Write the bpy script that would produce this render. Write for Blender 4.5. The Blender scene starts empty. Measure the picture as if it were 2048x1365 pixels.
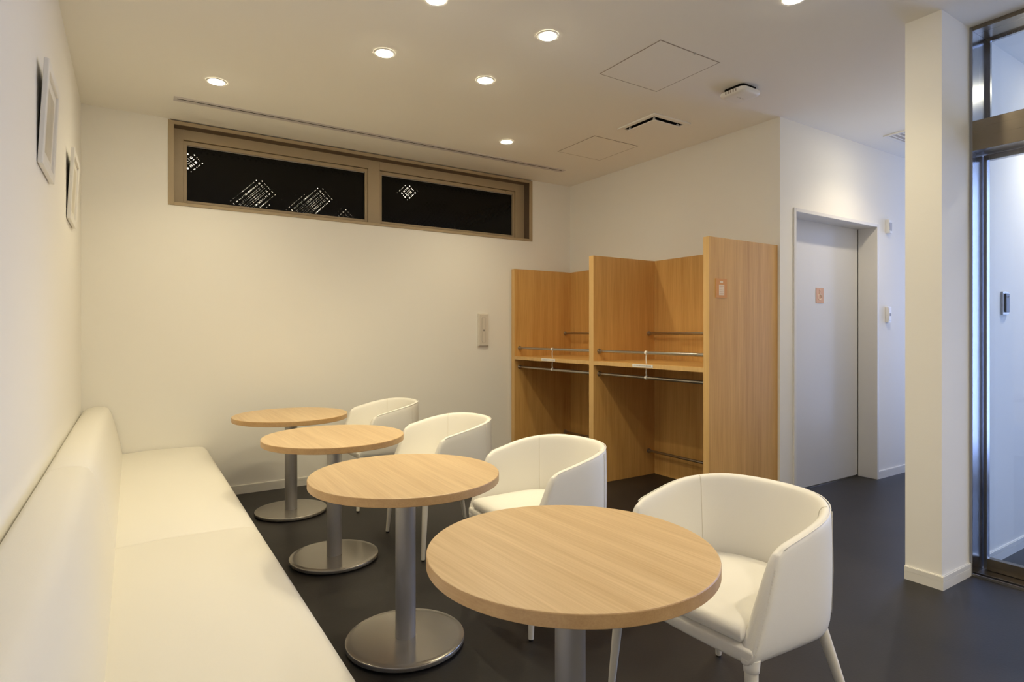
import bpy, bmesh, math, random
from mathutils import Vector, Matrix
random.seed(7)
PI = math.pi
scene = bpy.context.scene
COL = scene.collection

# ------------------------------------------------------------------ camera
F_PX, PC_Y = 1179.92, 666.82
cam_d = bpy.data.cameras.new('camera'); cam = bpy.data.objects.new('camera', cam_d); COL.objects.link(cam)
cam.location = (0.2819, -4.8026, 1.2)
cam.rotation_euler = (PI / 2, 0, -0.5721)
cam_d.sensor_width = 36.0
cam_d.lens = F_PX / 2048 * 36.0
cam_d.shift_y = (PC_Y - 682.5) / 2048
cam_d.clip_start = 0.05
scene.camera = cam

# ------------------------------------------------------------------ world / exposure
world = bpy.data.worlds.new('dusk'); scene.world = world; world.use_nodes = True
bg = world.node_tree.nodes['Background']
bg.inputs['Color'].default_value = (0.46, 0.57, 1.0, 1)
bg.inputs['Strength'].default_value = 5.6
vs = scene.view_settings
vs.view_transform = 'Standard'; vs.look = 'None'; vs.exposure = 0.22; vs.gamma = 1.0
vs.use_curve_mapping = False
scene.cycles.use_denoising = True
scene.cycles.max_bounces = 10
scene.cycles.diffuse_bounces = 6
scene.cycles.transparent_max_bounces = 16
WARM = (1.0, 0.85, 0.53)
LAMP_W = 24.0
REAR_FILL_W = 34.0

# room measures (metres); left wall x=0, window wall y=0, floor z=0
H = 2.7135; W = 4.088; YC = -2.3507
PX0, PX1, PY0, PY1 = 3.463, 3.766, -3.572, -3.417      # partition end
YB = -6.4                                              # wall behind
XV = 6.0                                               # entrance lobby glazing
XC = 7.6                                               # corridor end

def portal(name, loc, rot, sx, sy):
    l = bpy.data.lights.new(name, 'AREA'); l.shape = 'RECTANGLE'; l.size = sx; l.size_y = sy
    l.cycles.is_portal = True
    o = bpy.data.objects.new(name, l); COL.objects.link(o); o.location = loc; o.rotation_euler = rot
    return o
portal('lobby_daylight_portal', (XV + 0.1, (YB + PY0) / 2, H / 2), (0, PI / 2, 0), H, abs(YB - PY0))
portal('corridor_daylight_portal', (XC + 0.1, (PY1 + YC) / 2, H / 2), (0, PI / 2, 0), H, abs(PY1 - YC))

# ------------------------------------------------------------------ materials
def newmat(name):
    m = bpy.data.materials.new(name); m.use_nodes = True
    return m, m.node_tree, m.node_tree.nodes['Principled BSDF']

def plain(name, col, rough=0.5, metal=0.0, spec=0.5, bump=0.0, bscale=200.0, var=0.0, vscale=3.0):
    m, nt, b = newmat(name)
    b.inputs['Base Color'].default_value = (*col, 1); b.inputs['Roughness'].default_value = rough
    b.inputs['Metallic'].default_value = metal; b.inputs['Specular IOR Level'].default_value = spec
    tc = nt.nodes.new('ShaderNodeTexCoord')
    if bump:
        n = nt.nodes.new('ShaderNodeTexNoise'); n.inputs['Scale'].default_value = bscale; n.inputs['Detail'].default_value = 3
        nt.links.new(tc.outputs['Object'], n.inputs['Vector'])
        bp = nt.nodes.new('ShaderNodeBump'); bp.inputs['Strength'].default_value = bump; bp.inputs['Distance'].default_value = 0.002
        nt.links.new(n.outputs['Fac'], bp.inputs['Height']); nt.links.new(bp.outputs['Normal'], b.inputs['Normal'])
    if var:
        n = nt.nodes.new('ShaderNodeTexNoise'); n.inputs['Scale'].default_value = vscale; n.inputs['Detail'].default_value = 5
        nt.links.new(tc.outputs['Object'], n.inputs['Vector'])
        r = nt.nodes.new('ShaderNodeValToRGB')
        r.color_ramp.elements[0].position = 0.3; r.color_ramp.elements[1].position = 0.7
        r.color_ramp.elements[0].color = (*[c * (1 - var) for c in col], 1); r.color_ramp.elements[1].color = (*[min(1, c * (1 + var)) for c in col], 1)
        nt.links.new(n.outputs['Fac'], r.inputs['Fac']); nt.links.new(r.outputs['Color'], b.inputs['Base Color'])
    return m

def wood(name, c0, c1, axis, rough=0.38, fine=1.0, contrast=(0.3, 0.72)):
    """grain runs along `axis` (0 x, 1 y, 2 z)"""
    m, nt, b = newmat(name)
    tc = nt.nodes.new('ShaderNodeTexCoord'); oi = nt.nodes.new('ShaderNodeObjectInfo')
    add = nt.nodes.new('ShaderNodeVectorMath'); add.operation = 'ADD'
    mul = nt.nodes.new('ShaderNodeVectorMath'); mul.operation = 'SCALE'; mul.inputs['Scale'].default_value = 7.0
    cmb = nt.nodes.new('ShaderNodeCombineXYZ')
    for i in range(3): nt.links.new(oi.outputs['Random'], cmb.inputs[i])
    nt.links.new(cmb.outputs[0], mul.inputs[0]); nt.links.new(tc.outputs['Object'], add.inputs[0]); nt.links.new(mul.outputs[0], add.inputs[1])
    def noise(sc_across, sc_along, det):
        mp = nt.nodes.new('ShaderNodeMapping')
        s = [sc_across] * 3; s[axis] = sc_along; mp.inputs['Scale'].default_value = s
        nt.links.new(add.outputs[0], mp.inputs['Vector'])
        n = nt.nodes.new('ShaderNodeTexNoise'); n.inputs['Scale'].default_value = 1.0; n.inputs['Detail'].default_value = det
        n.inputs['Roughness'].default_value = 0.6
        nt.links.new(mp.outputs[0], n.inputs['Vector']); return n
    n1 = noise(22 * fine, 0.8, 4); n2 = noise(150 * fine, 3.0, 3)
    mx = nt.nodes.new('ShaderNodeMath'); mx.operation = 'MULTIPLY_ADD'
    mx.inputs[1].default_value = 0.45
    nt.links.new(n2.outputs['Fac'], mx.inputs[0])
    m2 = nt.nodes.new('ShaderNodeMath'); m2.operation = 'MULTIPLY'; m2.inputs[1].default_value = 0.55
    nt.links.new(n1.outputs['Fac'], m2.inputs[0]); nt.links.new(m2.outputs[0], mx.inputs[2])
    r = nt.nodes.new('ShaderNodeValToRGB')
    r.color_ramp.elements[0].position = contrast[0]; r.color_ramp.elements[1].position = contrast[1]
    r.color_ramp.elements[0].color = (*c0, 1); r.color_ramp.elements[1].color = (*c1, 1)
    nt.links.new(mx.outputs[0], r.inputs['Fac']); nt.links.new(r.outputs['Color'], b.inputs['Base Color'])
    b.inputs['Roughness'].default_value = rough
    bp = nt.nodes.new('ShaderNodeBump'); bp.inputs['Strength'].default_value = 0.06; bp.inputs['Distance'].default_value = 0.001
    nt.links.new(n2.outputs['Fac'], bp.inputs['Height']); nt.links.new(bp.outputs['Normal'], b.inputs['Normal'])
    return m

def brushed(name, col, rough, axis=2, aniso=0.0):
    m, nt, b = newmat(name)
    b.inputs['Base Color'].default_value = (*col, 1); b.inputs['Metallic'].default_value = 1.0
    tc = nt.nodes.new('ShaderNodeTexCoord'); mp = nt.nodes.new('ShaderNodeMapping')
    s = [300.0] * 3; s[axis] = 2.0; mp.inputs['Scale'].default_value = s
    nt.links.new(tc.outputs['Object'], mp.inputs['Vector'])
    n = nt.nodes.new('ShaderNodeTexNoise'); n.inputs['Scale'].default_value = 1.0
    nt.links.new(mp.outputs[0], n.inputs['Vector'])
    r = nt.nodes.new('ShaderNodeMapRange'); r.inputs['To Min'].default_value = rough * 0.75; r.inputs['To Max'].default_value = rough * 1.25
    nt.links.new(n.outputs['Fac'], r.inputs['Value']); nt.links.new(r.outputs[0], b.inputs['Roughness'])
    return m

def clear_glass(name, tint=(0.93, 0.96, 0.97)):
    m, nt, b = newmat(name); nt.nodes.remove(b)
    out = nt.nodes['Material Output']
    t = nt.nodes.new('ShaderNodeBsdfTransparent'); t.inputs['Color'].default_value = (*tint, 1)
    g = nt.nodes.new('ShaderNodeBsdfGlossy'); g.inputs['Roughness'].default_value = 0.0
    f = nt.nodes.new('ShaderNodeFresnel'); f.inputs['IOR'].default_value = 1.45
    mx = nt.nodes.new('ShaderNodeMixShader')
    nt.links.new(f.outputs[0], mx.inputs[0]); nt.links.new(t.outputs[0], mx.inputs[1]); nt.links.new(g.outputs[0], mx.inputs[2])
    nt.links.new(mx.outputs[0], out.inputs['Surface'])
    return m

def figured_glass(name):
    """dark night pane with a fine diamond lattice pressed into it"""
    m, nt, b = newmat(name)
    b.inputs['Base Color'].default_value = (0.003, 0.003, 0.003, 1)
    b.inputs['Roughness'].default_value = 0.004; b.inputs['IOR'].default_value = 1.5; b.inputs['Specular IOR Level'].default_value = 0.22
    tc = nt.nodes.new('ShaderNodeTexCoord'); sp = nt.nodes.new('ShaderNodeSeparateXYZ')
    nt.links.new(tc.outputs['Object'], sp.inputs[0])
    k = 2 * PI / 0.030
    def mth(op, a, c=None):
        n = nt.nodes.new('ShaderNodeMath'); n.operation = op
        for i, v in enumerate((a, c)):
            if v is None: continue
            if isinstance(v, (int, float)): n.inputs[i].default_value = v
            else: nt.links.new(v, n.inputs[i])
        return n.outputs[0]
    u = mth('MULTIPLY', mth('ADD', sp.outputs['X'], sp.outputs['Z']), k * 0.7071)
    v = mth('MULTIPLY', mth('SUBTRACT', sp.outputs['X'], sp.outputs['Z']), k * 0.7071)
    h = mth('ADD', mth('SINE', u), mth('SINE', v))
    bp = nt.nodes.new('ShaderNodeBump'); bp.inputs['Strength'].default_value = 1.0; bp.inputs['Distance'].default_value = 0.00012
    nt.links.new(h, bp.inputs['Height']); nt.links.new(bp.outputs['Normal'], b.inputs['Normal'])
    return m

def emit(name, col, strength):
    m, nt, b = newmat(name); nt.nodes.remove(b)
    e = nt.nodes.new('ShaderNodeEmission'); e.inputs['Color'].default_value = (*col, 1); e.inputs['Strength'].default_value = strength
    nt.links.new(e.outputs[0], nt.nodes['Material Output'].inputs['Surface'])
    return m

M = {}
M['wall'] = plain('wall_paper', (0.86, 0.845, 0.80), 0.75, spec=0.25, bump=0.12, bscale=260)
M['ceiling'] = plain('ceiling_paper', (0.86, 0.845, 0.80), 0.85, spec=0.2, bump=0.1, bscale=260)
M['base'] = plain('baseboard_vinyl', (0.78, 0.765, 0.72), 0.45)
M['floor'] = plain('floor_vinyl', (0.018, 0.0158, 0.0155), 0.44, spec=0.4, bump=0.15, bscale=90, var=0.28, vscale=2.6)
M['leather'] = plain('white_leather', (0.84, 0.82, 0.765), 0.42, spec=0.4, bump=0.10, bscale=420)
M['sofa'] = plain('sofa_vinyl', (0.83, 0.805, 0.73), 0.45, spec=0.35, bump=0.08, bscale=300)
M['seam'] = plain('seam_thread', (0.72, 0.68, 0.59), 0.7)
M['legw'] = plain('leg_white', (0.78, 0.75, 0.67), 0.4)
M['black'] = plain('black_plastic', (0.012, 0.012, 0.012), 0.5)
M['void'] = plain('dark_void', (0.01, 0.009, 0.008), 0.9, spec=0.1)
M['steel'] = plain('satin_silver_paint', (0.40, 0.39, 0.385), 0.42, metal=0.55)
M['plate'] = plain('silver_base_paint', (0.40, 0.375, 0.335), 0.20, metal=0.65)
M['chrome'] = plain('rod_chrome', (0.46, 0.44, 0.41), 0.28, metal=1.0)
M['bronze'] = plain('bronze_aluminium', (0.40, 0.315, 0.20), 0.40, spec=0.4)
M['revdark'] = plain('reveal_dark_brown', (0.13, 0.092, 0.062), 0.5, spec=0.3)
M['railsteel'] = brushed('door_rail_steel', (0.26, 0.22, 0.165), 0.30, 1)
M['jambsteel'] = brushed('jamb_steel', (0.34, 0.35, 0.38), 0.25, 2)
M['table'] = wood('table_wood', (0.54, 0.365, 0.18), (0.77, 0.575, 0.335), 1, 0.36)
M['tedge'] = wood('table_edge_wood', (0.46, 0.275, 0.115), (0.60, 0.39, 0.185), 1, 0.4, fine=1.6)
M['cab'] = wood('cabinet_wood', (0.53, 0.28, 0.076), (0.77, 0.48, 0.17), 2, 0.42, fine=0.8)
M['cabh'] = wood('cabinet_shelf_wood', (0.53, 0.28, 0.076), (0.77, 0.48, 0.17), 1, 0.42, fine=0.8)
M['cabe'] = wood('cabinet_edge_wood', (0.60, 0.37, 0.14), (0.74, 0.49, 0.21), 2, 0.42, fine=1.2)
M['door'] = plain('door_panel_paint', (0.66, 0.655, 0.64), 0.30, spec=0.5)
M['dframe'] = plain('door_frame_paint', (0.74, 0.725, 0.69), 0.45)
M['white'] = plain('white_plastic', (0.80, 0.79, 0.76), 0.4)
M['offwhite'] = plain('ivory_plastic', (0.70, 0.655, 0.58), 0.45)
M['grey'] = plain('grey_trim', (0.42, 0.40, 0.38), 0.5)
M['slotm'] = plain('slot_trim', (0.62, 0.59, 0.60), 0.45)
M['gline'] = plain('panel_joint', (0.33, 0.29, 0.25), 0.6)
M['orange'] = plain('orange_card', (0.66, 0.30, 0.075), 0.5)
M['porange'] = plain('orange_door_sign', (0.62, 0.37, 0.23), 0.5)
M['ink'] = plain('pale_print', (0.80, 0.66, 0.50), 0.5)
M['greyink'] = plain('grey_print', (0.25, 0.24, 0.23), 0.5)
M['glass'] = clear_glass('clear_glass')
M['night'] = figured_glass('night_figured_glass')
M['lamp'] = emit('lamp_face', (1.0, 0.89, 0.66), 170.0)
M['reflector'] = plain('lamp_reflector', (0.85, 0.84, 0.80), 0.25, metal=0.0)
M['picture'] = plain('picture_print', (0.60, 0.56, 0.46), 0.35, var=0.12, vscale=9)
M['mount'] = plain('picture_mount', (0.80, 0.78, 0.72), 0.5)
M['facade'] = plain('outside_paving', (0.2, 0.2, 0.2), 0.8)

# ------------------------------------------------------------------ mesh helpers
def obj(name, bm, mat, parent=None, smooth=False, bevel=0.0, seg=2, sub=0, loc=None):
    me = bpy.data.meshes.new(name)
    bmesh.ops.recalc_face_normals(bm, faces=bm.faces)
    bm.to_mesh(me); bm.free()
    o = bpy.data.objects.new(name, me); COL.objects.link(o)
    me.materials.append(M[mat] if isinstance(mat, str) else mat)
    if smooth:
        for p in me.polygons: p.use_smooth = True
    if bevel:
        b = o.modifiers.new('bevel', 'BEVEL'); b.width = bevel; b.segments = seg; b.limit_method = 'ANGLE'; b.angle_limit = math.radians(40)
        b.harden_normals = False
    if sub:
        s = o.modifiers.new('sub', 'SUBSURF'); s.levels = sub; s.render_levels = sub
    if parent: o.parent = parent
    if loc: o.location = loc
    return o

def addbox(bm, x0, x1, y0, y1, z0, z1):
    v = [bm.verts.new((x, y, z)) for x in (x0, x1) for y in (y0, y1) for z in (z0, z1)]
    for f in ((0, 1, 3, 2), (4, 6, 7, 5), (0, 4, 5, 1), (2, 3, 7, 6), (0, 2, 6, 4), (1, 5, 7, 3)):
        bm.faces.new([v[i] for i in f])

def box(name, x0, x1, y0, y1, z0, z1, mat, parent=None, bevel=0.0, seg=2):
    bm = bmesh.new(); addbox(bm, min(x0, x1), max(x0, x1), min(y0, y1), max(y0, y1), min(z0, z1), max(z0, z1))
    return obj(name, bm, mat, parent, bevel=bevel, seg=seg)

def boxes(name, lst, mat, parent=None, bevel=0.0):
    bm = bmesh.new()
    for a in lst: addbox(bm, *a)
    return obj(name, bm, mat, parent, bevel=bevel)

def addlathe(bm, prof, n=48, cx=0, cy=0):
    rings = []
    for r, z in prof:
        if r < 1e-6: rings.append([bm.verts.new((cx, cy, z))])
        else: rings.append([bm.verts.new((cx + r * math.cos(2 * PI * i / n), cy + r * math.sin(2 * PI * i / n), z)) for i in range(n)])
    for a, b in zip(rings, rings[1:]):
        for i in range(n):
            j = (i + 1) % n
            if len(a) == 1 and len(b) == 1: continue
            if len(a) == 1: bm.faces.new((a[0], b[i], b[j]))
            elif len(b) == 1: bm.faces.new((a[i], b[0], a[j]))
            else: bm.faces.new((a[i], b[i], b[j], a[j]))

def autosmooth(o, deg=35):
    me = o.data
    for p in me.polygons: p.use_smooth = True
    me.set_sharp_from_angle(angle=math.radians(deg))
    return o

def lathe(name, prof, mat, parent=None, n=48, deg=35):
    bm = bmesh.new(); addlathe(bm, prof, n)
    return autosmooth(obj(name, bm, mat, parent), deg)

def addtube(bm, pts, radii, n=10, cap=True):
    pts = [Vector(p) for p in pts]
    if not isinstance(radii, (list, tuple)): radii = [radii] * len(pts)
    rings = []; ref = None
    for i, p in enumerate(pts):
        t = (pts[min(i + 1, len(pts) - 1)] - pts[max(i - 1, 0)]).normalized()
        if ref is None or abs(ref.dot(t)) > 0.98:
            ref = Vector((0, 0, 1)) if abs(t.z) < 0.9 else Vector((1, 0, 0))
        a = (ref - t * ref.dot(t)).normalized(); ref = a; b = t.cross(a)
        rings.append([bm.verts.new(p + (a * math.cos(2 * PI * k / n) + b * math.sin(2 * PI * k / n)) * radii[i]) for k in range(n)])
    for r0, r1 in zip(rings, rings[1:]):
        for k in range(n): bm.faces.new((r0[k], r0[(k + 1) % n], r1[(k + 1) % n], r1[k]))
    if cap: bm.faces.new(rings[0][::-1]); bm.faces.new(rings[-1])

def tube(name, pts, radii, mat, parent=None, n=12, deg=40):
    bm = bmesh.new(); addtube(bm, pts, radii, n)
    return autosmooth(obj(name, bm, mat, parent), deg)

def tag(o, label, cat, group=None, kind=None):
    o['label'] = label; o['category'] = cat
    if group: o['group'] = group
    if kind: o['kind'] = kind
    return o

def struct(o, label, cat):
    return tag(o, label, cat, kind='structure')

def empty(name, loc=(0, 0, 0), rz=0.0):
    o = bpy.data.objects.new(name, None); COL.objects.link(o); o.location = loc; o.rotation_euler = (0, 0, rz)
    o.empty_display_size = 0.05
    return o

def copy_tree(o, parent=None):
    c = o.copy(); COL.objects.link(c)
    if parent: c.parent = parent
    for ch in o.children: copy_tree(ch, c)
    return c

# ------------------------------------------------------------------ room shell
struct(box('floor', -0.2, XC, YB - 0.2, 0.35, -0.1, 0.0, 'floor'), 'dark brown grey vinyl floor running through room and corridor', 'floor')
struct(box('ceiling', -0.2, XC, YB - 0.2, 0.35, H, H + 0.12, 'ceiling'), 'smooth off white ceiling with recessed downlights', 'ceiling')
struct(box('wall_left', -0.15, 0, YB, 0.0, 0, H, 'wall'), 'plain off white wall behind the long white sofa', 'wall')
WX0, WX1, WZ0, WZ1 = 0.495, 3.611, 2.107, H - 0.008
struct(boxes('wall_far', [(-0.15, WX0 + 0.015, 0, 0.3, 0, H), (WX1 - 0.015, W + 0.12, 0, 0.3, 0, H), (WX0 + 0.015, WX1 - 0.015, 0, 0.3, 0, WZ0 + 0.012)], 'wall'),
       'off white wall holding the long high window', 'wall')
struct(box('wall_right', W, W + 0.12, YC + 0.15, 0.0, 0, H, 'wall'), 'off white side wall behind the wooden coat racks', 'wall')
DX0, DX1, DZ, DY = 4.244, 5.439, 2.096, -2.205
struct(boxes('wall_corridor', [(W, DX0 + 0.01, YC, YC + 0.15, 0, H), (DX1 - 0.01, XC, YC, YC + 0.15, 0, H), (DX0 + 0.01, DX1 - 0.01, YC, YC + 0.15, DZ - 0.01, H)], 'wall'),
       'off white corridor wall around the wide sliding door', 'wall')
struct(box('wall_partition', PX0, XV, PY0, PY1, 0, H, 'wall'), 'off white partition wall whose narrow end stands like a pillar', 'wall')
struct(box('wall_back', -0.15, XV, YB - 0.15, YB, 0, H, 'wall'), 'off white wall closing the room opposite the window', 'wall')
struct(box('wall_front', 3.80, 3.95, YB, -5.55, 0, H, 'wall'), 'off white wall beside the glass entrance opposite the partition', 'wall')
# back of the corridor recess, behind the sliding door
struct(box('wall_recess', W + 0.12, XC, YC + 0.16, YC + 0.26, 0, H, 'wall'), 'plain wall closing the space behind the sliding door', 'wall')

def baseboard(name, segs, label):
    """segs: list of (x0,y0,x1,y1,nx,ny): runs along the wall, n points into the room"""
    bm = bmesh.new()
    for (x0, y0, x1, y1, nx, ny) in segs:
        for t, z0, z1 in ((0.010, 0.0, 0.040), (0.008, 0.040, 0.0425), (0.010, 0.0425, 0.062), (0.006, 0.062, 0.065)):
            xs = [x0, x1, x0 + nx * t, x1 + nx * t]; ys = [y0, y1, y0 + ny * t, y1 + ny * t]
            addbox(bm, min(xs), max(xs), min(ys), max(ys), z0, z1)
    return struct(obj(name, bm, 'base'), label, 'baseboard')
baseboard('baseboard_far', [(0.0, 0, 3.345, 0, 0, -1)], 'low cream baseboard along the window wall')
baseboard('baseboard_corridor', [(DX1 + 0.001, YC, XC, YC, 0, -1)], 'low cream baseboard along the corridor wall past the sliding door')
baseboard('baseboard_partition', [(PX0, PY0 - 0.010, PX0, PY1, -1, 0), (PX0, PY0, PX1, PY0, 0, -1)], 'cream grooved baseboard around the foot of the partition end')
baseboard('baseboard_lobby', [(3.96, PY0, XV, PY0, 0, -1)], 'pale baseboard seen through the glass entrance')

# ------------------------------------------------------------------ window
win = struct(empty('window_1', (0, 0, 0)), 'long bronze framed high window with two dark panes', 'window')
PR = -0.008; ID = 0.115
cw = 0.036
boxes('window_casing', [(WX0, WX0 + cw, PR, 0.16, WZ0, WZ1), (WX1 - cw, WX1, PR, 0.16, WZ0, WZ1),
                        (WX0 + cw, WX1 - cw, PR, 0.16, WZ1 - 0.026, WZ1), (WX0 + cw, WX1 - cw, PR, 0.16, WZ0, WZ0 + 0.022)], 'bronze', win, bevel=0.0015)
box('unseen_light_block', WX0 + 0.016, WX1 - 0.016, 0.16, 0.17, WZ0 + 0.013, H - 0.001, 'void', win)  # unseen dark board added behind the frame to stop sky leaking through gaps
boxes('reveal_dark_skin', [(WX0 + cw, WX1 - cw, PR + 0.006, 0.085, WZ1 - 0.0275, WZ1 - 0.026), (WX1 - cw - 0.0015, WX1 - cw, PR + 0.006, 0.085, WZ0 + 0.0225, WZ1 - 0.0275)], 'revdark', win)  # added thin dark sheets that darken the top and right reveal faces
# fixed inner frame with mullion
zi0, zi1 = WZ0 + 0.022, WZ1 - 0.026
boxes('inner_frame', [(WX0 + cw, 0.595, 0.085, 0.15, zi0, zi1), (3.468, WX1 - cw, 0.085, 0.15, zi0, zi1), (1.972, 2.075, 0.085, 0.15, zi0, zi1),
                      (0.595, 1.972, 0.085, 0.15, 2.605, zi1), (2.075, 3.468, 0.085, 0.15, 2.605, zi1),
                      (0.595, 1.972, 0.085, 0.15, zi0, 2.146), (2.075, 3.468, 0.085, 0.15, zi0, 2.146)], 'bronze', win, bevel=0.001)
for i, (a, b_) in enumerate(((0.596, 1.971), (2.076, 3.467))):
    z0, z1 = 2.150, 2.601; t = 0.022
    s = boxes('sash', [(a, a + t, 0.098, 0.14, z0, z1), (b_ - t, b_, 0.098, 0.14, z0, z1), (a + t, b_ - t, 0.098, 0.14, z1 - 0.028, z1), (a + t, b_ - t, 0.098, 0.14, z0, z0 + 0.018)], 'bronze', win, bevel=0.0015)
    box('pane', a + t, b_ - t, 0.120, 0.127, z0 + 0.018, z1 - 0.028, 'night', s)
    box('gasket', a + t, b_ - t, 0.112, 0.120, z1 - 0.032, z1 - 0.028, 'grey', s)
    if i == 0: box('latch', b_ - 0.12, b_ - 0.05, 0.088, 0.098, z1 - 0.016, z1 - 0.006, 'bronze', s)
    else: box('latch', b_ - 0.11, b_ - 0.04, 0.088, 0.098, z1 - 0.016, z1 - 0.006, 'bronze', s)

# ------------------------------------------------------------------ sliding door
d1 = struct(empty('door_1', (0, 0, 0)), 'wide pale grey sliding door recessed in a white frame', 'door')
fp = YC - 0.010
boxes('door_frame', [(DX0, DX0 + 0.028, fp, DY - 0.002, 0, DZ), (DX1 - 0.026, DX1, fp, DY - 0.002, 0, DZ), (DX0 + 0.028, DX1 - 0.026, fp, DY - 0.002, DZ - 0.026, DZ)], 'dframe', d1, bevel=0.002)
box('door_panel', DX0 + 0.005, DX1 - 0.030, DY, DY + 0.04, 0.012, DZ - 0.005, 'door', d1, bevel=0.001)
box('door_gap', DX1 - 0.030, DX1 - 0.024, DY + 0.002, DY + 0.03, 0.0, DZ - 0.02, 'void', d1)
box('door_track', DX0 + 0.028, DX1 - 0.026, DY - 0.004, DY + 0.03, 0.0005, 0.006, 'chrome', d1)
sg = box('accessible_sign', 4.785, 4.890, DY - 0.0035, DY - 0.0005, 1.437, 1.556, 'porange')
tag(sg, 'small orange sign with pale pictogram on the sliding door', 'sign')
bm = bmesh.new()
sx, sz = 4.8375, 1.4965
for k in range(1):
    addtube(bm, [(sx + 0.0, DY - 0.004, sz + 0.030), (sx - 0.002, DY - 0.004, sz + 0.008), (sx + 0.016, DY - 0.004, sz + 0.006), (sx + 0.024, DY - 0.004, sz - 0.022)], 0.0035, 6)
    ring = [(sx - 0.004 + 0.022 * math.cos(a), DY - 0.004, sz - 0.012 + 0.022 * math.sin(a)) for a in [math.radians(x) for x in range(110, 331, 20)]]
    addtube(bm, ring, 0.003, 6)
    addtube(bm, [(sx - 0.001, DY - 0.0045, sz + 0.038), (sx - 0.001, DY - 0.0045, sz + 0.046)], 0.006, 8)
obj('pictogram', bm, 'ink', sg)

# ------------------------------------------------------------------ glass entrance
d2 = struct(empty('door_2', (0, 0, 0)), 'steel framed sliding glass entrance beside the partition end', 'door')
GX0, GX1 = PX1 + 0.002, 3.955; GXG = 3.905; GY1 = -5.55
ZT0, ZT1 = 2.098, 2.245
box('door_jamb', GX0, GX1, PY0 - 0.014, PY0, 0.0, H - 0.001, 'jambsteel', d2, bevel=0.001)
box('door_jamb', GX0, GX1, GY1, GY1 + 0.014, 0.0, H - 0.001, 'jambsteel', d2, bevel=0.001)
box('transom', GX0 - 0.002, GX1, GY1 + 0.014, PY0 - 0.014, ZT0, ZT1, 'railsteel', d2, bevel=0.0015)
box('head_frame', GX0, GX1, GY1 + 0.014, PY0 - 0.014, H - 0.022, H - 0.001, 'railsteel', d2, bevel=0.001)
up = boxes('upper_sash', [(GX1 - 0.02, GX1, PY0 - 0.030, PY0 - 0.014, ZT1, H - 0.022), (GX1 - 0.02, GX1, GY1 + 0.03, PY0 - 0.030, H - 0.034, H - 0.022), (GX1 - 0.02, GX1, GY1 + 0.014, GY1 + 0.03, ZT1, H - 0.022)], 'jambsteel', d2)
box('pane', GX1 - 0.013, GX1 - 0.005, GY1 + 0.014, PY0 - 0.014, ZT1 + 0.001, H - 0.024, 'glass', up)
for y0, y1 in ((PY0 - 0.018, PY0 - 1.0), (PY0 - 1.004, GY1 + 0.016)):
    leaf = boxes('glass_leaf', [(GXG - 0.018, GXG + 0.018, y0 - 0.014, y0, 0.012, ZT0 - 0.004), (GXG - 0.018, GXG + 0.018, y1, y1 + 0.014, 0.012, ZT0 - 0.004),
                               (GXG - 0.018, GXG + 0.018, y1 + 0.014, y0 - 0.014, ZT0 - 0.03, ZT0 - 0.004)], 'jambsteel', d2, bevel=0.001)
    box('bottom_rail', GXG - 0.02, GXG + 0.018, y1 + 0.014, y0 - 0.014, 0.012, 0.070, 'railsteel', leaf, bevel=0.001)
    box('pane', GXG - 0.004, GXG + 0.004, y1 + 0.012, y0 - 0.012, 0.068, ZT0 - 0.028, 'glass', leaf)
box('threshold', GX0 + 0.05, GX1, GY1 + 0.014, PY0 - 0.014, 0.0, 0.010, 'railsteel', d2)
for xx in (GX0 + 0.0, GX0 + 0.035): box('floor_track', xx, xx + 0.010, GY1 + 0.014, PY0 - 0.012, 0.0, 0.012, 'chrome', d2)
# lobby lock plate on the wall beyond the glass
lk = empty('wall_lock', (4.206, PY0, 1.299))
box('lock_plate', -0.041, 0.041, -0.010, 0.0, 0.0, 0.123, 'steel', lk, bevel=0.002)
box('lock_face', -0.022, 0.029, -0.018, -0.010, 0.012, 0.113, 'black', lk, bevel=0.003)
lathe('lock_key', [(0.0, 0.0), (0.006, 0.0), (0.006, 0.004), (0.0, 0.004)], 'chrome', lk, 16).location = (0.006, -0.0185, 0.092)
tag(lk, 'small dark steel lock plate on lobby wall behind the glass', 'lock')

# lobby and corridor glazing that the dusk light comes through
def glazing(name, x, y0, y1, n, label):
    g = struct(empty(name, (x, 0, 0)), label, 'window')
    w = (y1 - y0) / n
    boxes('window_frame', [(0, 0.05, y0 + i * w - (0.025 if 0 < i < n else 0), y0 + i * w + 0.05, 0.0, H) if i < n else (0, 0.05, y1 - 0.05, y1, 0.0, H) for i in range(n + 1)] +
          [(0.001, 0.049, y0, y1, 0, 0.06), (0.001, 0.049, y0, y1, H - 0.06, H)], 'bronze', g)
    for i in range(n): box('pane', 0.02, 0.028, y0 + i * w + 0.02, y0 + (i + 1) * w - 0.01, 0.05, H - 0.05, 'glass', g)
glazing('window_2', XV, YB, PY0, 3, 'tall glazed shopfront at the end of the entrance lobby')
glazing('window_3', XC - 0.06, PY1, YC, 1, 'tall glazed opening at the end of the corridor')
struct(box('wall_corridor_side', XV, XC, PY1 - 0.155, PY1, 0, H, 'wall'), 'off white wall on the far stretch of the corridor', 'wall')

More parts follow.
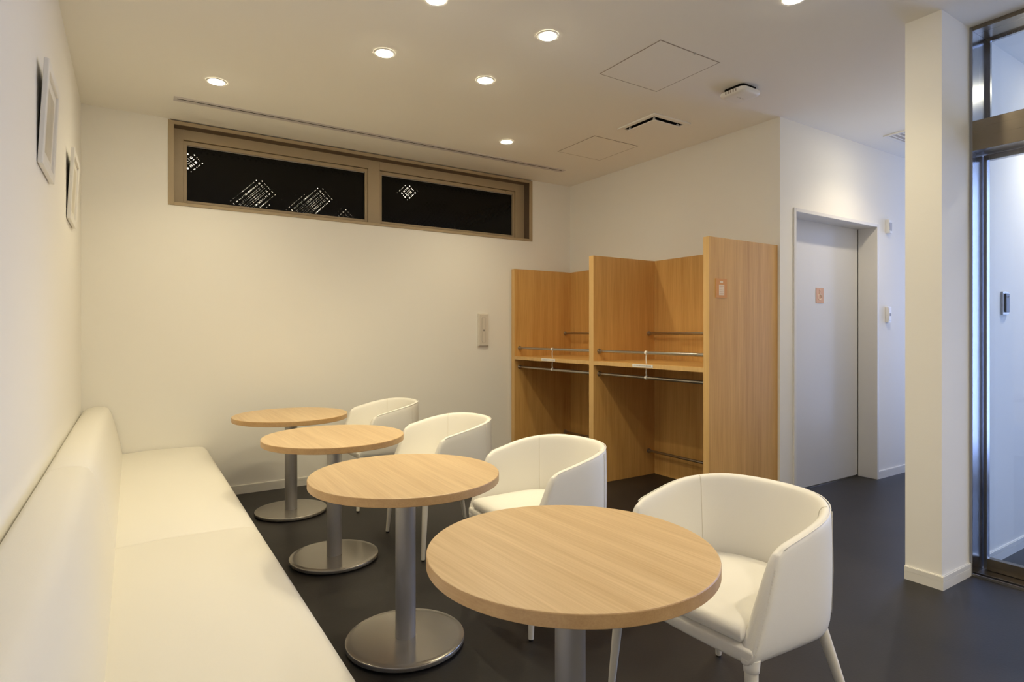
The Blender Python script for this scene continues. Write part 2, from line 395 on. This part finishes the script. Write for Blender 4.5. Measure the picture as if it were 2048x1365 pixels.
# ------------------------------------------------------------------ downlights
def downlight(loc, label, power=LAMP_W, col=WARM, group='recessed ceiling downlights', r=0.043):
    e = empty('downlight', (loc[0], loc[1], H))
    lathe('trim_ring', [(r, -0.001), (r + 0.002, -0.006), (r + 0.010, -0.006), (r + 0.014, -0.001)], 'white', e, 32)
    lathe('lamp_face', [(0, -0.013), (r * 0.5, -0.011), (r * 0.85, -0.006), (r + 0.001, -0.0015)], 'lamp', e, 32)
    l = bpy.data.lights.new('downlight_beam', 'SPOT'); l.energy = power; l.color = col; l.spot_size = math.radians(132); l.spot_blend = 1.0
    l.shadow_soft_size = 0.03
    o = bpy.data.objects.new('downlight_beam', l); COL.objects.link(o); o.parent = e; o.location = (0, 0, -0.045)
    tag(e, label, 'downlight', group)
    return e
downlight((0.708, -0.864), 'round recessed downlight over the sofa end by the window wall')
downlight((2.766, -0.866), 'round recessed downlight just before the right end of the ceiling slot')
downlight((1.426, -1.756), 'round recessed downlight of the middle four, on the window and sofa side')
downlight((2.055, -1.754), 'round recessed downlight of the middle four, on the window and coat rack side')
downlight((1.436, -2.376), 'round recessed downlight of the middle four, on the sofa side away from the window')
downlight((2.057, -2.382), 'round recessed downlight of the middle four, nearest the large access panel')
downlight((2.789, -3.255), 'round recessed downlight over the open floor before the partition end')
FILL_NEUTRAL = (1.0, 0.87, 0.69)  # rear lamps are unseen fill, added behind the camera to brighten the room
for x_, y_, l_ in ((1.95, -5.1, 'sofa side of the rear pair nearer the tables'), (3.1, -5.0, 'entrance side of the rear pair nearer the tables'), (1.95, -5.9, 'sofa side of the pair by the rear wall'), (3.1, -5.9, 'entrance side of the pair by the rear wall')):
    downlight((x_, y_), 'added unseen fill downlight, ' + l_, REAR_FILL_W, FILL_NEUTRAL, 'added unseen fill downlights in the rear of the room')
downlight((4.86, -2.90), 'round recessed downlight in the corridor before the sliding door', 26, (1.0, 0.84, 0.60))
downlight((4.75, -4.0), 'round recessed downlight in the lobby behind the glass', 50, (1.0, 0.9, 0.76))

# ------------------------------------------------------------------ ceiling fittings
sl = empty('slot_diffuser', (0.506, -0.435, H))
L = 3.158
boxes('trim', [(0, L, -0.040, -0.012, -0.003, 0), (0, L, 0.012, 0.040, -0.003, 0), (0, 0.02, -0.012, 0.012, -0.003, 0), (L - 0.02, L, -0.012, 0.012, -0.003, 0)], 'slotm', sl)
box('slot', 0.02, L - 0.02, -0.012, 0.012, -0.0012, -0.0002, 'void', sl)
box('blade', 0.02, L - 0.02, 0.003, 0.0115, -0.0025, -0.0012, 'slotm', sl)
tag(sl, 'long narrow grey slot diffuser in the ceiling along the window', 'air vent')

def access_panel(x0, x1, y0, y1, label):
    e = empty('access_panel', ((x0 + x1) / 2, (y0 + y1) / 2, H))
    a, b_ = (x1 - x0) / 2, (y1 - y0) / 2; t = 0.006
    boxes('panel_joint', [(-a, a, -b_, -b_ + t, -0.0015, 0), (-a, a, b_ - t, b_, -0.0015, 0), (-a, -a + t, -b_ + t, b_ - t, -0.0015, 0), (a - t, a, -b_ + t, b_ - t, -0.0015, 0)], 'gline', e)
    box('hatch', -a + t, a - t, -b_ + t, b_ - t, -0.002, 0, 'ceiling', e)
    bm = bmesh.new(); addlathe(bm, [(0, -0.004), (0.007, -0.004), (0.008, 0)], 12)
    obj('latch', bm, 'grey', e, loc=(0.03, -b_ + 0.004, -0.0005))
    return tag(e, label, 'access panel', 'ceiling access panels')
access_panel(2.571, 3.042, -2.662, -2.187, 'square white ceiling access panel midway between downlights and detector')
access_panel(3.258, 3.719, -1.348, -0.880, 'square white ceiling access panel above the coat racks beside the square vent')

v = empty('ceiling_vent', (3.478, -1.745, H))
o_ = 0.185; q = 0.150
boxes('vent_frame', [(-o_, o_, -o_, -q, -0.010, 0), (-o_, o_, q, o_, -0.010, 0), (-o_, -q, -q, q, -0.010, 0), (q, o_, -q, q, -0.010, 0)], 'ceiling', v, bevel=0.002)
box('vent_opening', -q, q, -q, q, -0.0015, -0.0002, 'void', v)
pn = box('vent_plate', -0.132, 0.132, -0.132, 0.132, -0.024, -0.018, 'ceiling', v, bevel=0.002)
for sx_, sy_ in ((-1, -1), (1, -1), (-1, 1), (1, 1)):
    box('spacer', sx_ * 0.118 - 0.006, sx_ * 0.118 + 0.006, sy_ * 0.118 - 0.006, sy_ * 0.118 + 0.006, -0.018, -0.0015, 'ceiling', v)
tag(v, 'square ceiling vent with a dropped plate above the coat racks', 'air vent')

v2 = empty('ceiling_vent', (5.32, -2.70, H))
boxes('vent_frame', [(-0.2, 0.2, -0.16, -0.13, -0.010, 0), (-0.2, 0.2, 0.13, 0.16, -0.010, 0), (-0.2, -0.17, -0.13, 0.13, -0.010, 0), (0.17, 0.2, -0.13, 0.13, -0.010, 0)], 'white', v2, bevel=0.002)
box('vent_opening', -0.17, 0.17, -0.13, 0.13, -0.002, 0, 'grey', v2)
for k in range(7): box('louvre', -0.17, 0.17, -0.12 + k * 0.037, -0.108 + k * 0.037, -0.009, -0.002, 'white', v2)
tag(v2, 'white louvred vent in the corridor ceiling beside the pillar', 'air vent')

def rounded_rect(a, b_, r, n=6):
    pts = []
    for cx, cy, a0 in ((a - r, b_ - r, 0), (-a + r, b_ - r, 90), (-a + r, -b_ + r, 180), (a - r, -b_ + r, 270)):
        for k in range(n + 1):
            t = math.radians(a0 + 90 * k / n); pts.append((cx + r * math.cos(t), cy + r * math.sin(t)))
    return pts

def loft(bm, rings, cap0=True, cap1=True):
    R = [[bm.verts.new(p) for p in r] for r in rings]
    n = len(R[0])
    for a, b_ in zip(R, R[1:]):
        for i in range(n): bm.faces.new((a[i], a[(i + 1) % n], b_[(i + 1) % n], b_[i]))
    if cap0: bm.faces.new(R[0][::-1])
    if cap1: bm.faces.new(R[-1])
    return R

det = empty('ceiling_sensor', (3.452, -2.492, H))
bm = bmesh.new(); loft(bm, [[(x * 0.8, y * 0.8, z) for x, y in rounded_rect(0.09, 0.09, 0.03)] for z in (0.0, -0.022)]); obj('mount', bm, 'void', det)
bm = bmesh.new(); loft(bm, [[(x, y, z) for x, y in rounded_rect(a, a, 0.032)] for a, z in ((0.080, -0.020), (0.090, -0.023), (0.092, -0.034), (0.088, -0.045), (0.076, -0.051), (0.05, -0.053))])
autosmooth(obj('housing', bm, 'white', det), 50)
for k in range(5): box('vent_slit', -0.0935, -0.089, -0.04 + k * 0.018, -0.034 + k * 0.018, -0.041, -0.027, 'gline', det)
for k in range(3): box('indicator', -0.03 + k * 0.025, -0.018 + k * 0.025, -0.002, 0.002, -0.0545, -0.0525, 'grey', det)
tag(det, 'rounded square white sensor unit fixed under the ceiling', 'sensor')

# ------------------------------------------------------------------ wall devices
ws = empty('wall_switch', (3.047, 0.0, 1.230))
box('back_box', -0.056, 0.056, -0.016, 0.0, -0.153, 0.153, 'offwhite', ws, bevel=0.003)
box('face_plate', -0.046, 0.052, -0.022, -0.016, -0.145, 0.145, 'offwhite', ws, bevel=0.002)
def pill(a, b_, r, y0, y1, n=8):
    bm = bmesh.new(); loft(bm, [[(x, y, z) for x, z in rounded_rect(a, b_, r, n)] for y in (y0, y1)]); return bm
obj('recess_ring', pill(0.021, 0.122, 0.0209, -0.0225, -0.0215), 'gline', ws)
obj('recess', pill(0.0185, 0.1195, 0.0184, -0.024, -0.0215), 'offwhite', ws)
box('sensor_eye', -0.009, 0.009, -0.0255, -0.024, -0.010, 0.006, 'greyink', ws)
tag(ws, 'tall narrow ivory control plate on the window wall beside the coat racks', 'switch')

s1 = empty('wall_sensor', (5.590, YC, 2.09))
box('body', -0.026, 0.026, -0.030, 0.0, -0.058, 0.058, 'white', s1, bevel=0.006)
box('lens', -0.019, 0.019, -0.032, -0.030, -0.036, 0.030, 'grey', s1)
box('cap', -0.020, 0.020, -0.034, -0.030, -0.056, -0.040, 'white', s1, bevel=0.001)
tag(s1, 'small white sensor high on the corridor wall beside the door', 'sensor')
s2 = empty('door_switch', (5.588, YC, 1.354))
box('body', -0.029, 0.029, -0.026, 0.0, -0.066, 0.066, 'white', s2, bevel=0.005)
box('button', -0.020, 0.020, -0.029, -0.026, -0.050, 0.050, 'white', s2, bevel=0.002)
box('mark', -0.011, 0.011, -0.0302, -0.029, -0.010, 0.012, 'greyink', s2)
tag(s2, 'small white push switch at hand height beside the sliding door', 'switch')

# ------------------------------------------------------------------ pictures on the left wall
def picture(y0, y1, z0, h, label, tilt=0.05):
    e = empty('picture_frame', (0.002, (y0 + y1) / 2, z0)); e.rotation_euler = (0, tilt, 0)
    a = (y1 - y0) / 2; fw = 0.034; t = 0.016
    boxes('frame', [(0, t, -a, -a + fw, 0, h), (0, t, a - fw, a, 0, h), (0, t, -a + fw, a - fw, 0, fw), (0, t, -a + fw, a - fw, h - fw, h)], 'white', e, bevel=0.003)
    box('back_board', 0.001, 0.004, -a + fw - 0.004, a - fw + 0.004, fw - 0.004, h - fw + 0.004, 'black', e)
    mt = box('mount_card', 0.004, 0.006, -a + fw, a - fw, fw, h - fw, 'mount', e)
    box('print', 0.006, 0.0065, -a + fw + 0.035, a - fw - 0.035, fw + 0.035, h - fw - 0.035, 'picture', mt)
    return tag(e, label, 'picture', 'white framed pictures above the sofa')
picture(-2.165, -1.795, 1.80, 0.375, 'white framed picture tilting off the wall, middle one above the sofa')
picture(-1.065, -0.69, 1.785, 0.365, 'white framed picture tilting off the wall, beside the window wall')
picture(-3.45, -3.085, 1.80, 0.375, 'white framed picture tilting off the wall, furthest from the window wall')

# ------------------------------------------------------------------ coat racks (one joined cabinet unit)
CX, CXB, CH = 3.357, 4.040, 1.8164
P0, P1, P2 = (-0.070, -0.018), (-1.219, -1.166), (-2.334, -2.289)
cab = empty('coat_rack', (CX, (P0[1] + P2[0]) / 2, 0))
cyo = (P0[1] + P2[0]) / 2
def cbox(name, x0, x1, y0, y1, z0, z1, mat, parent=cab, bevel=0.001):
    return box(name, x0 - CX, x1 - CX, y0 - cyo, y1 - cyo, z0, z1, mat, parent, bevel)
for (a, b_) in (P0, P1, P2):
    pnl = cbox('partition_panel', CX + 0.002, W - 0.002, a, b_, 0.0, CH, 'cab')
    cbox('edge_band', CX, CX + 0.0018, a, b_, 0.0, CH, 'cabe', pnl, 0)
for (a, b_) in ((P1[1], P0[0]), (P2[1], P1[0])):
    cbox('back_panel', CXB, W - 0.004, a, b_, 0.0, CH, 'cab')
    sh = cbox('shelf', CX + 0.002, CXB, a, b_, 0.949, 0.979, 'cabh')
    cbox('edge_band', CX, CX + 0.0018, a, b_, 0.949, 0.979, 'cabe', sh, 0)
    for (x, z) in ((CX + 0.06, 1.057), (CX + 0.06, 0.877), (CXB - 0.07, 1.198), (CXB - 0.07, 0.203)):
        mid = (a + b_) / 2 + 0.02
        front = x < 3.6
        if not front: mid = a + 0.10
        r = tube('hanging_rod', [(x - CX, b_ - cyo, z), (x - CX, mid - cyo, z), (x - CX, mid - 0.0005 - cyo, z), (x - CX, a - cyo, z)], [0.0105, 0.0105, 0.0125, 0.0125], 'chrome', cab, 14)
        for yy, sg_ in ((b_, -1), (a, 1)):
            bm = bmesh.new(); addtube(bm, [(x - CX, yy - cyo, z), (x - CX, yy + sg_ * 0.006 - cyo, z), (x - CX, yy + sg_ * 0.0065 - cyo, z), (x - CX, yy + sg_ * 0.022 - cyo, z)], [0.021, 0.021, 0.0165, 0.0155], 16)
            autosmooth(obj('flange', bm, 'chrome', r), 40)
        if front:
            bm = bmesh.new(); addtube(bm, [(x - CX, mid + 0.009 - cyo, z), (x - CX, mid - 0.009 - cyo, z)], 0.0145, 14)
            zz = 0.979 if z > 0.97 else 0.949
            s = 1 if z > 0.97 else -1
            addtube(bm, [(x - CX, mid - cyo, z - s * 0.012), (x - CX - 0.004, mid - cyo, (z + zz) / 2), (x - CX, mid - cyo, zz + s * 0.0005)], 0.0042, 8)
            autosmooth(obj('rod_support', bm, 'white', r), 40)
tag(cab, 'light brown wooden coat rack unit with two open bays and steel rods', 'coat rack')

for (yc, lab) in ((-0.617, 'narrow white label strip on the shelf edge of the bay by the window wall'), (-1.755, 'narrow white label strip on the shelf edge of the bay nearer the sliding door')):
    t = box('shelf_label', CX - 0.0035, CX - 0.0005, yc - 0.10, yc + 0.10, 0.9545, 0.9765, 'white')
    tag(t, lab, 'label')
    bm = bmesh.new(); random.seed(3); y = yc - 0.085
    while y < yc + 0.085:
        w_ = random.uniform(0.004, 0.010)
        addbox(bm, CX - 0.0040, CX - 0.0034, y, y + w_, 0.9625, 0.9695); y += w_ + 0.004
    obj('print', bm, M['grey'], t)

nt_ = empty('notice_card', (3.476, P2[0], 1.490))
box('card', -0.055, 0.055, -0.003, 0.0, -0.062, 0.062, 'orange', nt_)
box('white_panel', -0.026, 0.026, -0.0036, -0.003, -0.045, 0.022, 'ink', nt_)
box('heading', -0.016, 0.014, -0.0036, -0.003, 0.034, 0.046, 'ink', nt_)
for k in range(5): box('text_line', -0.022, 0.022, -0.0041, -0.0036, -0.036 + k * 0.012, -0.0335 + k * 0.012, 'porange', nt_)
tag(nt_, 'small orange notice card on the outer side of the coat rack', 'sign')

# ------------------------------------------------------------------ sofa
def sofa(y0, y1, label):
    e = empty('sofa', (0.0, (y0 + y1) / 2, 0.0)); hl = (y1 - y0) / 2
    # backrest profile (x,z)
    prof = [(0.006, 0.10), (0.006, 0.66), (0.012, 0.684), (0.035, 0.703), (0.08, 0.712), (0.120, 0.710), (0.146, 0.699), (0.160, 0.676), (0.172, 0.640), (0.192, 0.565), (0.214, 0.455), (0.228, 0.378), (0.236, 0.30), (0.236, 0.10)]
    def run(name, prof, mat, ins):
        cx = sum(p[0] for p in prof) / len(prof); cz = sum(p[1] for p in prof) / len(prof)
        secs = []
        for yy, k in ((-hl, ins), (-hl + 0.003, ins * 0.45), (-hl + 0.010, 0.0), (-hl * 0.5, -0.0008), (0, -0.0012), (hl * 0.5, -0.0008), (hl - 0.010, 0.0), (hl - 0.003, ins * 0.45), (hl, ins)):
            sec = []
            for (x, z) in prof:
                d = math.hypot(x - cx, z - cz)
                sec.append((x - (x - cx) / d * k, yy, z - (z - cz) / d * k))
            secs.append(sec)
        bm = bmesh.new(); loft(bm, secs)
        return autosmooth(obj(name, bm, mat, e), 50)
    run('backrest', prof, 'sofa', 0.008)
    sp = [(0.20, 0.10), (0.20, 0.376), (0.24, 0.381), (0.34, 0.388), (0.47, 0.391), (0.60, 0.389), (0.68, 0.385), (0.712, 0.378), (0.732, 0.362), (0.741, 0.336), (0.7435, 0.30), (0.742, 0.20), (0.736, 0.10), (0.70, 0.075), (0.25, 0.075)]
    run('seat', sp, 'sofa', 0.010)
    box('plinth', 0.03, 0.69, -hl + 0.01, hl - 0.01, 0.0, 0.10, 'black', e)
    return tag(e, label, 'sofa', 'white sofa modules along the wall')
sofa(-2.097, -0.012, 'long white vinyl bench sofa module reaching the window wall')
sofa(-4.186, -2.101, 'long white vinyl bench sofa module away from the window wall')

# ------------------------------------------------------------------ round tables
def make_table():
    e = empty('round_table')
    R_, h, t = 0.3634, 0.657, 0.031
    lathe('tabletop', [(0, h), (R_ - 0.003, h), (R_ - 0.0012, h - 0.0008)], 'table', e, 96, 15)
    lathe('edge_band', [(R_ - 0.0012, h - 0.0008), (R_, h - 0.003), (R_, h - t + 0.002), (R_ - 0.002, h - t), (0, h - t)], 'tedge', e, 96, 15)
    lathe('mounting_plate', [(0.05, h - t), (0.14, h - t), (0.14, h - t - 0.006), (0.039, h - t - 0.006)], 'black', e, 32)
    lathe('pole', [(0.039, 0.022), (0.039, h - t - 0.006)], 'steel', e, 40)
    lathe('base_plate', [(0, 0.0245), (0.20, 0.0245), (0.2245, 0.0245), (0.2265, 0.0237), (0.2280, 0.0215), (0.2285, 0.018), (0.2285, 0.010), (0.2265, 0.006), (0.222, 0.004), (0.205, 0.004), (0.205, 0.0), (0.0, 0.0)], 'plate', e, 72, 40)
    return e
tb = make_table()
TABS = [(1.1784, -0.6741, 'round light wood pedestal table next to the window wall'), (1.1871, -1.6498, 'round light wood pedestal table, second from the window wall'),
        (1.1765, -2.6482, 'round light wood pedestal table, third from the window wall'), (1.2198, -3.6199, 'round light wood pedestal table, fourth and last from the window wall')]
for i, (x, y, lab) in enumerate(TABS):
    o = tb if i == 0 else copy_tree(tb)
    o.location = (x, y, 0.0); o.rotation_euler = (0, 0, (0.0, 0.02, -0.03, 0.05)[i])
    tag(o, lab, 'table', 'round pedestal tables in a row')

# ------------------------------------------------------------------ tub chairs
CW, XA, ZA, XS, XBK, ZB = 0.279, -0.157, 0.636, -0.015, 0.242, 0.705
def xfront(z):
    return -0.254 + (max(z, 0.36) - 0.39) * (0.097 / 0.243)
def zrim(x):
    f = min(max((x - XA) / (XBK - XA), 0), 1); g = min(f / 0.9, 1)
    return ZA + (ZB - ZA) * (0.5 * math.sin(g * PI / 2) + 0.5 * g)
def zbot(x):
    f = min(max((x + 0.3) / 0.5, 0), 1)
    return 0.355 - 0.030 * f
NA, NB = 14, 30
def plan(s_i, z):
    """outer outline point and outward normal; s_i = index along U"""
    k = min(max((z - 0.33) / 0.37, 0), 1)
    w = CW - 0.004 + 0.004 * k; xb = XBK - 0.004 + 0.004 * k
    tot = 2 * NA + NB
    if s_i <= NA or s_i >= tot - NA:
        a = s_i / NA if s_i <= NA else (tot - s_i) / NA
        sg_ = -1 if s_i <= NA else 1
        x = xfront(z) + (XS - xfront(z)) * a
        # arms toe in a touch towards the front
        return x, sg_ * (w - 0.006 * (1 - a) ** 2), 0.0, sg_
    t = -PI / 2 + PI * (s_i - NA) / NB
    n = 2.15
    c, s = math.cos(t), math.sin(t)
    x = XS + (xb - XS) * abs(c) ** (2 / n); y = w * (1 if s > 0 else -1) * abs(s) ** (2 / n)
    nx = abs(c) ** (2 - 2 / n) / (xb - XS); ny = (1 if s > 0 else -1) * abs(s) ** (2 - 2 / n) / w
    l = math.hypot(nx, ny)
    return x, y, nx / l, ny / l
def shell_pt(s_i, d, z):
    x, y, nx, ny = plan(s_i, z)
    return Vector((x - nx * d, y - ny * d, z))
TOT = 2 * NA + NB
def col_info(s_i):
    x, _, _, _ = plan(s_i, 0.64)
    e = min(s_i, TOT - s_i)
    zr = zrim(x)
    drop = [0.012, 0.004, 0.001]
    if e < len(drop): zr -= drop[e]
    return zr, zbot(x)
def make_chair():
    e = empty('tub_chair')
    rings = []
    for s_i in range(TOT + 1):
        zr, zb = col_info(s_i)
        prof = [(0.055, zb + 0.012), (0.052, zb + 0.05), (0.046, zb + 0.5 * (zr - zb)), (0.038, zr - 0.05), (0.033, zr - 0.016), (0.026, zr - 0.004), (0.016, zr), (0.007, zr - 0.003), (0.001, zr - 0.014), (0.0, zr - 0.05),
                (-0.004, zb + 0.5 * (zr - zb)), (-0.002, zb + 0.06), (0.004, zb + 0.022), (0.018, zb + 0.004), (0.04, zb)]
        rings.append([shell_pt(s_i, d, z) for d, z in prof])
    # rounded arm fronts
    def cap(ring, k, fwd):
        c = sum(ring, Vector()) / len(ring)
        return [Vector((p.x - fwd, c.y + (p.y - c.y) * k, c.z + (p.z - c.z) * (0.5 + 0.5 * k) if False else p.z - (p.z - c.z) * (1 - k) * 0.06)) for p in ring]
    r0 = [cap(rings[0], 0.0, 0.014)] + [cap(rings[0], 0.45, 0.012)] + [cap(rings[0], 0.85, 0.005)]
    r1 = [cap(rings[-1], 0.85, 0.005)] + [cap(rings[-1], 0.45, 0.012)] + [cap(rings[-1], 0.0, 0.014)]
    bm = bmesh.new(); loft(bm, r0[1:] + rings + r1[:-1])
    sh = obj('shell', bm, 'leather', e, smooth=True, sub=1)
    # seams
    bm = bmesh.new()
    pts = [shell_pt(i, 0.0035, col_info(i)[0] - 0.0045) for i in range(1, TOT)]
    addtube(bm, pts, 0.0016, 6)
    obj('rim_seam', bm, 'leather', sh, smooth=True)
    for s_i in (NA + 5, TOT - NA - 5):
        zr, zb = col_info(s_i)
        bm = bmesh.new()
        addtube(bm, [shell_pt(s_i, d, z) for d, z in ((0.0125, zr + 0.0002), (0.0265, zr - 0.0035), (0.0335, zr - 0.016), (0.0385, zr - 0.05), (0.0465, zb + 0.5 * (zr - zb)), (0.0500, zb + 0.085))], 0.0011, 6)
        obj('back_seam', bm, 'seam', sh, smooth=True)
        bm = bmesh.new()
        addtube(bm, [shell_pt(s_i, d, z) for d, z in ((0.0005, zr - 0.012), (-0.0005, zr - 0.05), (-0.0043, zb + 0.5 * (zr - zb)), (-0.0022, zb + 0.06))], 0.0010, 6)
        obj('outer_seam', bm, 'seam', sh, smooth=True)
    # stitching on the arm fronts
    for s_i, sg_ in ((0, -1), (TOT, 1)):
        bm = bmesh.new()
        for k in range(30):
            z = 0.385 + k * 0.0068
            a = shell_pt(s_i, 0.003, z); b_ = shell_pt(s_i, 0.010, z + 0.0034)
            for p in (a, b_): p.x -= 0.0075
            addtube(bm, [a, b_], 0.0007, 4)
        st = obj('stitching', bm, 'seam', sh); st['kind'] = 'stuff'
    # seat pan with front rail
    def outline(ins, z, xf):
        P = []
        for s_i in range(0, TOT + 1):
            x, y, nx, ny = plan(s_i, 0.40)
            if s_i <= NA or s_i >= TOT - NA:
                a = (s_i if s_i <= NA else TOT - s_i) / NA
                x = xf + (XS - xf) * a
            P.append(Vector((x - nx * ins, y - ny * ins, z)))
        # front edge, slightly bowed
        y1, y0 = P[-1].y, P[0].y
        for k in range(1, 12):
            f = k / 12; yy = y1 + (y0 - y1) * f
            P.append(Vector((xf - 0.012 * math.sin(PI * f), yy, z)))
        return P
    bm = bmesh.new(); loft(bm, [outline(0.030, 0.350, -0.252), outline(0.018, 0.352, -0.263), outline(0.012, 0.360, -0.2685), outline(0.012, 0.384, -0.2685), outline(0.016, 0.391, -0.265), outline(0.03, 0.394, -0.255)])
    autosmooth(obj('seat_rail', bm, 'leather', e), 60)
    bm = bmesh.new()
    base_ring = outline(0.046, 0.412, -0.268)
    cc = Vector((-0.04, 0.0, 0.0))
    def shrink(k, z): return [Vector((cc.x + (p.x - cc.x) * k, cc.y + (p.y - cc.y) * k, z)) for p in base_ring]
    loft(bm, [shrink(0.94, 0.394), shrink(0.985, 0.400), shrink(1.0, 0.411), shrink(0.995, 0.423), shrink(0.965, 0.434), shrink(0.91, 0.4415), shrink(0.80, 0.4465), shrink(0.6, 0.450), shrink(0.3, 0.452), shrink(0.02, 0.4525)])
    autosmooth(obj('seat_cushion', bm, 'leather', e), 60)
    # legs
    for (tx, ty, tz, fx, fy, r0_, r1_) in ((-0.248, -0.241, 0.382, -0.276, -0.266, 0.0185, 0.0105), (-0.248, 0.241, 0.382, -0.276, 0.266, 0.0185, 0.0105),
                                           (0.150, -0.180, 0.352, 0.240, -0.25, 0.0185, 0.0105), (0.150, 0.180, 0.352, 0.240, 0.25, 0.0185, 0.0105)):
        a = Vector((tx, ty, tz)); b_ = Vector((fx, fy, 0.008)); d = a - b_
        leg = tube('leg', [b_, b_ + d * 0.5, b_ + d], [r1_, (r0_ + r1_) / 2, r0_], 'legw', e, 18, 50)
        if tx < 0: tube('leg_sleeve', [b_ + d * 0.865, b_ + d * 0.868, b_ + d * 0.90, b_ + d * 0.95], [r0_ * 0.98, r0_ * 1.06, r0_ * 1.12, r0_ * 1.24], 'leather', leg, 18, 50)
        bm = bmesh.new(); addlathe(bm, [(0, 0.0), (r1_ * 0.85, 0.0), (r1_ * 0.9, 0.008), (0, 0.008)], 14, fx, fy)
        obj('glide', bm, 'black', leg)
    return e
ch = make_chair()
CHS = [(1.834, -0.660, -0.018, 'white leather tub armchair at the table next to the window wall'),
       (1.847, -1.680, -0.013, 'white leather tub armchair at the second table from the window wall'),
       (1.866, -2.645, -0.005, 'white leather tub armchair at the third table from the window wall'),
       (1.871, -3.622, -0.012, 'white leather tub armchair at the last table, before the partition end')]
for i, (x, y, rz, lab) in enumerate(CHS):
    o = ch if i == 0 else copy_tree(ch)
    o.location = (x, y, 0.0); o.rotation_euler = (0, 0, rz)
    tag(o, lab, 'armchair', 'white tub chairs facing the sofa')
